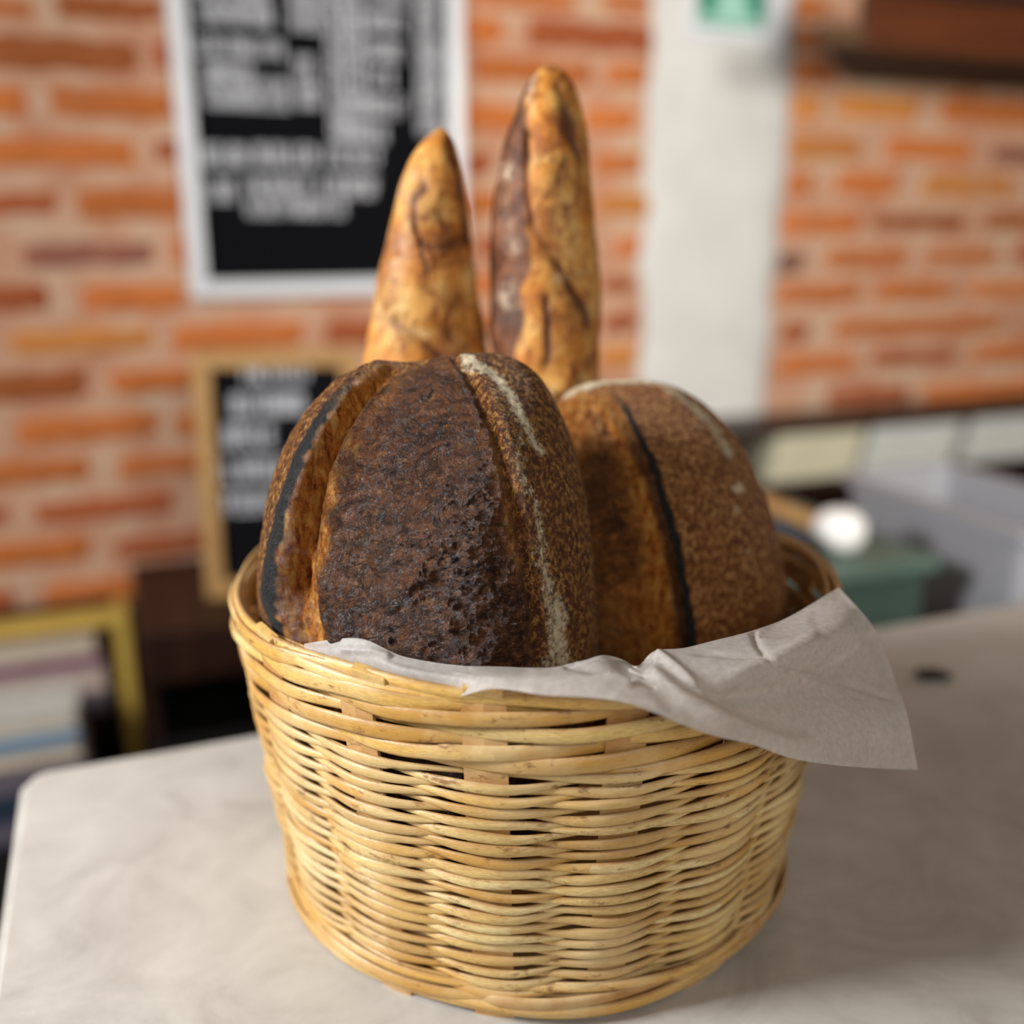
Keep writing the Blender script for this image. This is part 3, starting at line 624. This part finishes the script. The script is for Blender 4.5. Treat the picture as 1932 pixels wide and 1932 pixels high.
# ------------------------------------------------------------------ parchment paper
def paper():
    cols = [
     ((575,1215,.392),(575,1225,.392),(580,1245,.394)), ((640,1205,.384),(640,1238,.381),(640,1290,.383)), ((690,1207,.378),(700,1248,.372),(700,1310,.376)),
     ((760,1238,.372),(765,1266,.364),(765,1320,.368)), ((860,1255,.366),(860,1278,.357),(850,1318,.357)), ((940,1258,.364),(940,1276,.349),(930,1300,.343)),
     ((1035,1260,.363),(1030,1280,.344),(1030,1312,.3355)), ((1100,1247,.365),(1105,1280,.343),(1120,1317,.334)), ((1138,1237,.369),(1160,1288,.343),(1180,1326,.333)),
     ((1175,1245,.374),(1210,1293,.348),(1240,1347,.333)), ((1203,1257,.382),(1250,1300,.350),(1292,1369,.334)), ((1235,1229,.374),(1300,1300,.354),(1350,1389,.337)),
     ((1290,1223,.378),(1370,1310,.362),(1420,1405,.345)), ((1350,1208,.386),(1435,1305,.371),(1490,1430,.357)), ((1420,1190,.400),(1500,1300,.386),(1560,1442,.372)),
     ((1490,1163,.424),(1590,1290,.408),(1640,1449,.390)), ((1583,1108,.470),(1688,1280,.430),(1732,1453,.410))]
    G = []
    for i, (a, b, c) in enumerate(cols):
        a, b, c = map(np.array, (a, b, c)); ab = (a+b)/2.; bc = (b+c)/2.
        if i == 16: ab = np.array((1650,1186,.447)); bc = np.array((1711,1345,.418))
        if i == 15: ab = np.array((1548,1205,.422)); bc = np.array((1618,1370,.392))
        bc[2] -= .004*(1 if i > 8 else .2); 
        pts = [a, ab, b, bc, c]
        W = [at_y(p[0], p[1], p[2]) for p in pts]
        G.append(W)
    G = np.array(G)                                    # 17 x 5 x 3
    G2 = np.array([smooth_line(G[:, j], 20) for j in range(5)])    # 5 x n x 3
    G3 = np.array([smooth_line(G2[:, i], 20) for i in range(G2.shape[1])])   # n x m x 3
    n, m = G3.shape[:2]
    # let the sheet rest on the rim and wall instead of passing through them
    D_ = G3-CAM; T = np.linalg.norm(D_, axis=2); D_ /= T[..., None]; hit = np.full(T.shape, 9.)
    for t_ in np.arange(.62, .30, -.0008):
        Q = CAM+D_*t_; rad = np.hypot(Q[..., 0]-BC[0], Q[..., 1]-BC[1]); wr_ = BR(np.clip(Q[..., 2], ZB, ZT+.003))
        ins = (Q[..., 2] < ZT+.005) & (Q[..., 2] > ZB) & (rad < wr_+.0075) & (rad > wr_-.009) & (Q[..., 1] < .506)
        hit = np.where(ins, t_, hit)
    over = (sstep(5.0, 6.2, np.arange(n)/(n-1)*16)[:, None]*np.ones(m)) > .5
    Lm = np.where(over, np.minimum(T, hit-.0030), T)
    def shift(A, f, k):
        for _ in range(k):
            p = np.pad(A, 1, 'edge'); A = f(np.stack([p[1:-1, 1:-1], p[:-2, 1:-1], p[2:, 1:-1], p[1:-1, :-2], p[1:-1, 2:]]), 0)
        return A
    E_ = shift(Lm, np.min, 7); B_ = shift(E_, np.mean, 26); T = np.where(over, np.minimum(B_, Lm), T); T = shift(T, np.mean, 6)
    G3 = CAM+D_*T[..., None]; P = G3.reshape(-1, 3)
    du = np.gradient(G3, axis=0); dv = np.gradient(G3, axis=1); N = np.cross(du, dv).reshape(-1, 3); N /= np.linalg.norm(N, axis=1)[:, None]+1e-9
    N *= np.where(N[:, 1:2] > 0, -1, 1)
    px, py = proj(P); h = np.zeros(len(P))
    rg = 1-np.abs(vnoise(P*np.array([1, 1, 2]), 26, 3)); h += .0011*(rg-.7)*sstep(1550, 1150, px)+.0006*vnoise(P, 40, 6)
    for pts, wd, k in (([(1295,1236),(1340,1233),(1440,1242),(1470,1262),(1600,1292),(1712,1330)], 5, -.0012), ([(1216,1262),(1290,1320),(1400,1375),(1480,1402),(1540,1398)], 16, .0030),
                       ([(1235,1230),(1285,1270),(1330,1312)], 8, .0022), ([(1420,1190),(1428,1215),(1445,1240)], 6, -.0016), ([(640,1225),(700,1228),(740,1240)], 7, .0015), ([(1060,1252),(1140,1268),(1200,1290)], 9, .0015),
                       ([(1330,1315),(1400,1270),(1555,1200)], 16, .0018)):
        d, t_ = polydist(px, py, pts); h += k*np.exp(-(d/wd)**2)*sstep(0, .08, t_)*sstep(1, .9, t_)
    ed = np.minimum(np.tile(np.arange(m), n), m-1-np.tile(np.arange(m), n))/m; h *= sstep(0, .04, ed)*.8+.2
    P = P+N*h[:, None]
    idx = np.arange(n*m).reshape(n, m); q = np.stack([idx[:-1, :-1], idx[1:, :-1], idx[1:, 1:], idx[:-1, 1:]], -1).reshape(-1, 4)
    o = mesh_obj('parchment_sheet', P, q, M['paper']); tag(o, 'sheet of white parchment paper draped over the basket rim and sticking out right', 'paper')
    s = o.modifiers.new('thickness', 'SOLIDIFY'); s.thickness = .00012
paper()

# ------------------------------------------------------------------ small black thing on the counter
p = at_z(1757, 1280, .9); e = tag(empty('binder_clip', p, WANG-.3), 'small black clip lying on the counter right of the basket', 'clip')
bm = bmesh.new(); add_box(bm, (-.011, -.006, 0), (.009, .006, .007), .002); bm_obj('clip_body', bm, M['blackrubber'], e)
bm = bmesh.new(); add_box(bm, (.006, -.004, .0005), (.016, .004, .004), .0012); bm_obj('clip_handle', bm, M['blackrubber'], e)

# ------------------------------------------------------------------ lettering
def lettering(runs, mat, parent, map_fn, dep, seed):
    """each run: pixel box x0,y0,x1,y1 and number of lines -> one mesh of small raised strokes per run"""
    rr = np.random.RandomState(seed)
    for (x0, y0, x1, y1, lines) in runs:
        bm = bmesh.new(); s0, zt = map_fn(x0, y0); s1, _ = map_fn(x1, y0); _, zb = map_fn(x0, y1); sb0, _ = map_fn(x0, y1); lh = (zt-zb)/lines
        for l in range(lines):
            top = zt-l*lh; ht = lh*.86; lw = ht*(.42 if lines < 3 else .55); s = s0+(sb0-s0)*(l+.5)/lines*0
            while s+lw*.8 < s1:
                st = lw*.33; k = rr.randint(6); b = top-ht
                bars = [((0, b), (st, top))]
                if k in (0, 1, 3): bars.append(((lw*.8-st, b), (lw*.8, top)))
                if k in (1, 2, 3, 4): bars.append(((st, top-st), (lw*.8-.0*st, top)))
                if k in (0, 2, 3, 4): bars.append(((st, b+ht*.45), (lw*.7, b+ht*.45+st)))
                if k in (2, 3, 5): bars.append(((st, b), (lw*.8, b+st)))
                for (a0, c0), (a1, c1) in bars: add_box(bm, (s+a0, dep-.002, c0), (s+a1, dep, c1))
                s += lw*(1.02 if rr.rand() > .12 else 1.35)
        bm_obj('lettering', bm, mat, parent)

# ------------------------------------------------------------------ large letter board on the wall
LB = tag(wall_empty('letter_board', 0, WD, 0), 'large black letter board in a white frame hanging on the brick wall', 'sign')
sl, zb = on_plane(361, 563, WD-.02); sr = on_plane(872, 40, WD-.02)[0]; zt = 1.95; fw = .027
dB = -.020
bm = bmesh.new()
for lo, hi in (((sl, dB-.008, zb), (sl+fw, -.002, zt)), ((sr-fw, dB-.008, zb), (sr, -.002, zt)), ((sl+fw, dB-.008, zb), (sr-fw, -.002, zb+fw)), ((sl+fw, dB-.008, zt-fw), (sr-fw, -.002, zt))): add_box(bm, lo, hi, .003)
bm_obj('frame', bm, M['white'], LB)
bm = bmesh.new(); add_box(bm, (sl+fw, dB+.006, zb+fw), (sr-fw, -.004, zt-fw))
bm_obj('felt_panel', bm, M['felt'], LB)
runs = [(368,-90,520,46,3),(545,-60,600,60,3),(366,66,535,106,1),(385,114,482,146,1),(387,142,548,204,2),(556,104,602,204,4),(612,-60,690,262,10),(692,-60,770,10,2),(692,20,772,62,1),(694,76,766,116,1),(700,128,756,168,1),(692,180,776,222,1),(636,232,736,272,1),
        (785,-60,832,256,14),(380,272,466,320,1),(480,272,604,320,1),(616,276,722,318,1),(384,338,446,386,1),(464,334,588,372,1),(604,332,716,376,1),(466,374,656,412,1)]
lettering(runs, M['letter'], LB, lambda x, y: on_plane(x, y, WD-.02), dB+.006, 5)

# small oak framed letter board leaning on the dark crate
Dc = 1.40
SB_D = 1.50; s0, z0 = on_plane(392, 1127, SB_D); s1, z1 = on_plane(392, 665, SB_D+.05); sw = on_plane(650, 680, SB_D+.04)[0]-s1
sbw, sbh = .238, math.hypot(z1-z0, .07)
SB = empty('menu_board', wp(s0, SB_D, z0), WANG-.14); SB.rotation_euler = (-.085, radians(.4), WANG-.17)
tag(SB, 'small black letter board in an oak frame propped on the dark crate', 'sign')
bm = bmesh.new(); fw2 = .026
for lo, hi in (((0, -.012, 0), (fw2, .006, sbh)), ((sbw-fw2, -.012, 0), (sbw, .006, sbh)), ((fw2, -.012, 0), (sbw-fw2, .006, fw2)), ((fw2, -.012, sbh-fw2), (sbw-fw2, .006, sbh))): add_box(bm, lo, hi, .002)
bm_obj('frame', bm, M['tan'], SB); box_obj('felt_panel', (fw2, -.002, fw2), (sbw-fw2, .005, sbh-fw2), M['felt'], SB, 0)
def sbm(x, y):
    return (x-380)/272*sbw*1.0, (1125-y)/460*sbh
lettering([(462,690,580,730,1),(440,745,570,790,1),(404,800,515,850,1),(404,865,522,912,1),(404,925,540,972,1)], M['letter'], SB, sbm, -.002, 9)

# ------------------------------------------------------------------ green sign on the white strip
SG = tag(wall_empty('evacuation_sign', 0, WD, 0), 'white plaque with a green panel and pale figure on the plaster strip', 'sign')
a, zl = on_plane(1290, 74, WD-.02); b, _ = on_plane(1481, 74, WD-.02)
box_obj('plaque', (a, -.024, zl), (b, -.016, zl+.28), M['white'], SG, .003)
g0, gz = on_plane(1316, 47, WD-.024); g1, _ = on_plane(1441, 47, WD-.024)
box_obj('green_panel', (g0, -.0255, gz), (g1, -.024, gz+.2), M['green'], SG, 0)
bm = bmesh.new(); gw = g1-g0
add_box(bm, (g0+gw*.02, -.027, gz+.004), (g1-gw*.02, -.0255, gz+.016))
vs = [bm.verts.new(v) for v in ((g0+gw*.22, -.027, gz+.017), (g0+gw*.78, -.027, gz+.017), (g0+gw*.62, -.027, gz+.085), (g0+gw*.34, -.027, gz+.085))]; f_ = bm.faces.new(vs)
ex = bmesh.ops.extrude_face_region(bm, geom=[f_]); [setattr(v.co, 'y', -.0255) for v in ex['geom'] if isinstance(v, bmesh.types.BMVert)]
bm_obj('pictogram', bm, M['signlight'], SG)

# ------------------------------------------------------------------ brown wall shelf, top right
sA, zS = on_plane(1592, 152, WD); d = ray(1552, 80); tq = (zS-CAM[2])/d[2]; DF = float((CAM+d*tq)@NV); sF = float((CAM+d*tq)@UV)
WS = tag(wall_empty('wall_shelf', 0, WD, 0), 'brown wooden wall shelf with dark underside at the upper right', 'shelf')
_, zTopF = on_plane(1700, -12, DF); sF2 = on_plane(1632, 60, DF)[0]; _, zCap = on_plane(1590, 46, DF)
yF = DF-WD
bm = bmesh.new(); add_box(bm, (sF2, yF, zS), (sF+1.6, yF+.02, zTopF), .002); bm_obj('front_board', bm, M['redwood'], WS)
def prism(pts, z0, z1):
    bm = bmesh.new(); fc = bm.faces.new([bm.verts.new((x, y, z0)) for x, y in pts]); ex = bmesh.ops.extrude_face_region(bm, geom=[fc])
    for v in ex['geom']:
        if isinstance(v, bmesh.types.BMVert): v.co.z = z1
    return bm
bm_obj('underside', prism([(sF+.02, yF+.0205), (sF+1.6, yF+.0205), (sF+1.6, -.009), (sA, -.009)], zS+.0005, zS+.02), M['blackwood'], WS)
box_obj('end_block', (sF, yF+.001, zS), (sF2-.001, yF+.02, zCap), M['tanend'], WS, .002)
bm_obj('top_board', prism([(sF2-.01, yF-.012), (sF+1.6, yF-.012), (sF+1.6, -.009), (sA+.03, -.009)], zTopF+.0005, zTopF+.02), M['blackwood'], WS)

# ------------------------------------------------------------------ back bench along the wall (dark), right part
BZ = .70; BF = .92
bs0 = .34
BB = tag(empty('back_bench', wp(0, WD, 0), WANG), 'dark wooden back bench carrying the green box and grey tub', 'bench')
box_obj('bench_top', (bs0, BF-WD, BZ-.03), (3.2, -.012, BZ), M['darkwood'], BB, .003)
box_obj('bench_body', (bs0+.02, BF-WD+.03, 0), (3.18, -.02, BZ-.03), M['blackwood'], BB, .002)
# open dark shelf with papers against the wall
_, zc = on_plane(1660, 760, WD); dd = ray(1660, 792); tq = (zc-CAM[2])/dd[2]; DFc = float((CAM+dd*tq)@NV); DFc = max(1.42, min(DFc, 1.62))
sc0 = on_plane(1392, 790, DFc)[0]; zlo = on_plane(1600, 900, DFc)[1]; zlo2 = on_plane(1600, 925, DFc)[1]
OS = tag(empty('open_shelf', wp(0, WD, 0), WANG), 'dark open wooden shelf unit with white paper packs below the right brick wall', 'shelf')
xe = sc0+1.5
box_obj('top_board', (sc0, DFc-WD, zc-.012), (xe, -.012, zc), M['darkwood'], OS, .002)
box_obj('lower_board', (sc0, DFc-WD, zlo2), (xe, -.012, zlo), M['darkwood'], OS, .002)
box_obj('side_panel', (sc0, DFc-WD, BZ+.001), (sc0+.02, -.012, zc-.0125), M['darkwood'], OS, .002)
box_obj('side_panel', (xe-.02, DFc-WD, BZ+.001), (xe, -.012, zc-.0125), M['darkwood'], OS, .002)
box_obj('back_panel', (sc0+.021, -.02, BZ+.001), (xe-.021, -.0125, zc-.0125), M['blackwood'], OS, 0)
ph = zc-.012-zlo
for k, (x0, x1, lab, mt) in enumerate(((1452, 1622, 'cream paper pack leaning at the left end of the open shelf', 'cream'), (1630, 1800, 'white paper pack in the open shelf, between two others', 'paperwhite'), (1822, 2010, 'white paper pack at the right edge of the open shelf', 'paperwhite'))):
    a = on_plane(x0, 893, DFc)[0]; b = on_plane(x1, 893, DFc)[0]
    e = tag(empty('paper_pack', wp(a, DFc+.008, zlo+.0005), WANG), lab, 'paper pack', 'paper packs in the open shelf')
    box_obj('wrapper', (0, 0, 0), (b-a-.012, .12, ph*.93), M[mt], e, .004, skew=.28)
    box_obj('band', (.002+.0, -.001, ph*.40), (b-a-.014, 0, ph*.46), M['cream'], e, 0, skew=.0).location = (.28*ph*.43, 0, 0)

# green box with lid
gb = at_z(1780, 1052, .86); gs, gD = float(gb@UV), float(gb@NV)
GB = tag(empty('storage_box', wp(gs-.34, gD, BZ), WANG), 'dark green plastic box with lid standing behind the basket on the bench', 'box')
box_obj('box_body', (.012, .012, 0), (.328, .288, .14), M['boxgreen'], GB, .008); box_obj('lid', (0, 0, .141), (.34, .30, .16), M['lidgreen'], GB, .006)
# white cup, wooden spoon, navy bowl on the lid
cp = at_z(1590, 1046, .86)
cup = lathe('jar', [(0, 0), (.020, 0), (.029, .008), (.033, .022), (.031, .036), (.023, .046), (.011, .051), (0, .052)], M['ceramic'], None, 40, (0, 0, .0006)); cup.location = (cp[0], cp[1]+.02, .86)
tag(cup, 'small round white jar standing on the green box lid', 'jar')
sp0 = at_z(1545, 992, .876); sp1 = at_z(1425, 940, .876)
def stick(name, a, b, r0, r1, mat, flat=.7):
    a = np.array(a); b = np.array(b); d = (b-a)/np.linalg.norm(b-a); side = np.cross(d, (0, 0, 1)); side /= np.linalg.norm(side); up = np.cross(side, d)
    V = []; Fc = []; n = 14; ts = (0, .03, .25, .5, .75, .97, 1)
    for t in ts:
        r = (r0+(r1-r0)*t)*(.6 if t in (0, 1) else 1)
        for k in range(n): an = 2*pi*k/n; V.append(a+(b-a)*t+side*r*cos(an)+up*r*flat*sin(an))
    for i in range(len(ts)-1):
        for k in range(n): Fc.append((i*n+k, i*n+(k+1) % n, (i+1)*n+(k+1) % n, (i+1)*n+k))
    Fc.append(tuple(range(n))[::-1]); Fc.append(tuple((len(ts)-1)*n+k for k in range(n)))
    return mesh_obj(name, V, Fc, mat)
sp = stick('wooden_handle', sp0, sp1, .015, .015, M['tan']); tag(sp, 'light wooden utensil handle lying on the green lid behind the white jar', 'utensil')
nb = at_z(1462, 1062, .86)
bw = lathe('bowl', [(0, 0), (.03, 0), (.048, .012), (.054, .032), (.050, .032), (.044, .014), (0, .006)], M['navy'], None, 40, (0, 0, .0006)); bw.location = (nb[0]-.012, nb[1]+.02, .86); tag(bw, 'dark blue bowl on the green lid beside the white jar, partly behind the loaf', 'bowl')

# grey tub
def tub():
    RZ = .90; bl = at_z(1590, 891, RZ); s0, D1 = float(bl@UV), float(bl@NV); fl = at_z(1936, 1008, RZ); D0 = float(fl@NV); wd = .19
    e = tag(empty('plastic_tub', wp(s0, D0, BZ), WANG), 'open translucent grey plastic tub at the right end of the bench', 'tub')
    Ln = D1-D0; H = RZ-BZ; ins = .018; V = []; Fc = []; loops = []
    def loop(o, z):
        r = .02; x0, x1, y0, y1 = o, wd-o, o, Ln-o; out = []
        for cx, cy, a0 in ((x1-r, y1-r, 0), (x0+r, y1-r, 90), (x0+r, y0+r, 180), (x1-r, y0+r, 270)):
            for k in range(7): a = radians(a0+k*15); out.append((cx+r*cos(a), cy+r*sin(a), z))
        loops.append(len(V)); V.extend(out)
    for o, z in ((ins, .0), (ins*.4, H*.55), (.004, H-.012), (-.006, H-.012), (-.006, H), (.008, H), (.010, H*.55), (ins+.004, .004)): loop(o, z)
    for a, b in zip(loops[:-1], loops[1:]):
        for k in range(28): Fc.append((a+k, a+(k+1) % 28, b+(k+1) % 28, b+k))
    Fc.append(tuple(loops[0]+k for k in range(28))[::-1]); Fc.append(tuple(loops[-1]+k for k in range(28)))
    mesh_obj('tub_body', V, Fc, M['tub'], e, False)
    # crumpled bluish bag inside: a thing of its own
    nx = 50; X, Y = np.meshgrid(np.linspace(.03, wd-.03, nx), np.linspace(.03, Ln-.03, nx)); P = np.stack([X, Y, 0*X], -1)
    u_ = np.minimum(np.minimum(X-.03, wd-.03-X), np.minimum(Y-.03, Ln-.03-Y)); P[..., 2] = .012+.125*sstep(0, .03, u_)+.02*fbm(P, 16, 3, 60)*sstep(0, .03, u_)
    idx = np.arange(nx*nx).reshape(nx, nx); q = np.stack([idx[:-1, :-1], idx[:-1, 1:], idx[1:, 1:], idx[1:, :-1]], -1).reshape(-1, 4)
    b = mesh_obj('plastic_bag', P.reshape(-1, 3), q, M['bluebag']); b.location = e.location; b.rotation_euler = e.rotation_euler; tag(b, 'crumpled bluish plastic bag inside the grey tub', 'bag')
    t_ = at_z(1936, 1090, BZ+.08)
    w_ = tag(empty('clay_pot', (t_[0]+.085, t_[1]-.03, BZ)), 'reddish brown clay pot cut off by the right edge, beside the tub', 'pot')
    lathe('pot_body', [(0, 0), (.035, 0), (.05, .03), (.052, .07), (.045, .1), (.041, .1), (.047, .07), (.045, .03), (0, .008)], M['terracotta'], w_, 40)
tub()

# ------------------------------------------------------------------ left: low cabinet, yellow crate of books, dark crate
LZ = .40
s_c0, zt_c = on_plane(252, 1140, 1.38); s_c1, _ = on_plane(560, 1120, 1.38)
_, zcb = on_plane(378, 1128, SB_D)
zt_c = z0-.002
LBn = tag(empty('low_cabinet', wp(0, WD, 0), WANG), 'low dark cabinet under the books and dark crate at the left', 'cabinet')
box_obj('cabinet_top', (-1.2, 1.05-WD, LZ-.03), (bs0-.02, -.012, LZ), M['blackwood'], LBn, .003); box_obj('cabinet_body', (-1.18, 1.08-WD, 0), (bs0-.04, -.02, LZ-.03), M['blackwood'], LBn, .002)
DK = tag(empty('slatted_crate', wp(s_c0, 1.38, LZ), WANG), 'dark brown slatted wooden crate left of the basket, under the small letter board', 'crate')
cw = min(.55, bs0-.03-s_c0); ch = zt_c-LZ; dp = .33
for z0_, z1_, mt in ((ch-.075, ch-.013, 'darkwood'), (ch-.19, ch-.165, 'blackwood'), (.06, ch-.25, 'darkwood')):
    if z1_ > z0_: box_obj('slat', (.0, 0, z0_), (cw, .014, z1_), M[mt], DK, .002)
for x in (0, cw-.02): box_obj('corner_post', (x, .0145, 0), (x+.02, .035, ch-.0125), M['darkwood'], DK, .002)
box_obj('crate_top', (0, 0, ch-.012), (cw, dp, ch), M['darkwood'], DK, .002); box_obj('back_panel', (0, dp-.015, 0), (cw, dp, ch-.0125), M['blackwood'], DK, 0); box_obj('side_panel', (0, .036, 0), (.012, dp-.016, ch-.0125), M['redwood'], DK, 0); box_obj('side_panel', (cw-.012, .036, 0), (cw, dp-.016, ch-.0125), M['blackwood'], DK, 0)
DY = 1.585
yR, yz = on_plane(240, 1152, DY); zsh = on_plane(225, 1345, DY)[1]
YC = tag(empty('yellow_crate', wp(yR-.62, DY, LZ), WANG), 'yellow painted open crate holding stacked books at the left edge', 'crate')
H = yz-LZ; Wc = .62; dpY = .135
box_obj('top_rail', (0, 0, H-.022), (Wc, .03, H), M['yellow'], YC, .003); box_obj('side_panel', (Wc-.022, 0, 0), (Wc, dpY, H-.0225), M['yellow'], YC, .003)
box_obj('side_panel', (0, 0, 0), (.018, dpY, H-.0225), M['yellow'], YC, .003); box_obj('back_panel', (.019, dpY-.01, 0), (Wc-.023, dpY, H-.0225), M['blackwood'], YC, 0)
box_obj('shelf_board', (.019, .004, zsh-LZ-.012), (Wc-.023, dpY-.011, zsh-LZ), M['blackwood'], YC, .002)
def book(z, th, xr, w_, mt, pg, lab, D=DY+.012, grp='books stacked in the yellow crate', dep=.105):
    xl = xr-w_
    e = tag(empty('book', wp(xl, D, z), WANG), lab, 'book', grp)
    bm = bmesh.new(); cth = min(.004, th*.16)
    add_box(bm, (0, 0, 0), (w_, dep, cth)); add_box(bm, (0, 0, th-cth), (w_, dep, th)); bm_obj('cover', bm, M[mt], e)
    box_obj('page_block', (.003, .003, cth), (w_-.004, dep-.003, th-cth), M[pg], e, 0)
zz = zsh+.0005
ys = [(1315, 'greycover', 'greycover', 'grey violet book at the bottom of the crate stack'), (1268, 'pinkpage', 'pinkpage', 'pinkish white book between the grey and purple ones'), (1247, 'purple', 'purple', 'thin purple book in the middle of the stack'), (1205, 'page', 'page', 'off-white book on top of the purple book')]
prev = zsh+.0005
for k, (y, mt, pg, lab) in enumerate(ys):
    zt2 = on_plane(100, y, DY+.01)[1]; th = max(.010, zt2-prev); book(prev, th-.0006, on_plane(205, 1280, DY)[0]-.004*k, .27+.02*k, mt, pg, lab); prev += th
# stack standing in front on the low cabinet
FD = 1.42; topz = on_plane(100, 1345, FD)[1]; botz = LZ+.0005
lv = [(on_plane(75, 1412, FD)[1], 'page', 'page', 'off-white book under the blue one, front stack'), (on_plane(75, 1385, FD)[1], 'blue', 'blue', 'pale blue book second from top of the front stack'), (on_plane(75, 1350, FD)[1], 'paperwhite', 'page', 'white book on top of the front left stack')]
prev = botz
n_low = 3; base_top = on_plane(75, 1442, FD)[1]
for k in range(n_low):
    th = (base_top-botz)/n_low; book(prev, th-.0006, on_plane(150, 1400, FD)[0]+.004*k, .30, ('bag', 'navy', 'greycover')[k], ('greycover', 'navy', 'greycover')[k], ('purple covered book at the very bottom of the front stack', 'navy covered book low in the front stack', 'grey covered book just beneath the off-white one, front stack')[k], FD, 'books in the front left stack'); prev += th
for z_, mt, pg, lab in lv: book(prev, z_-prev-.0006, on_plane(152, 1400, FD)[0], .3, mt, pg, lab, FD, 'books in the front left stack'); prev = z_
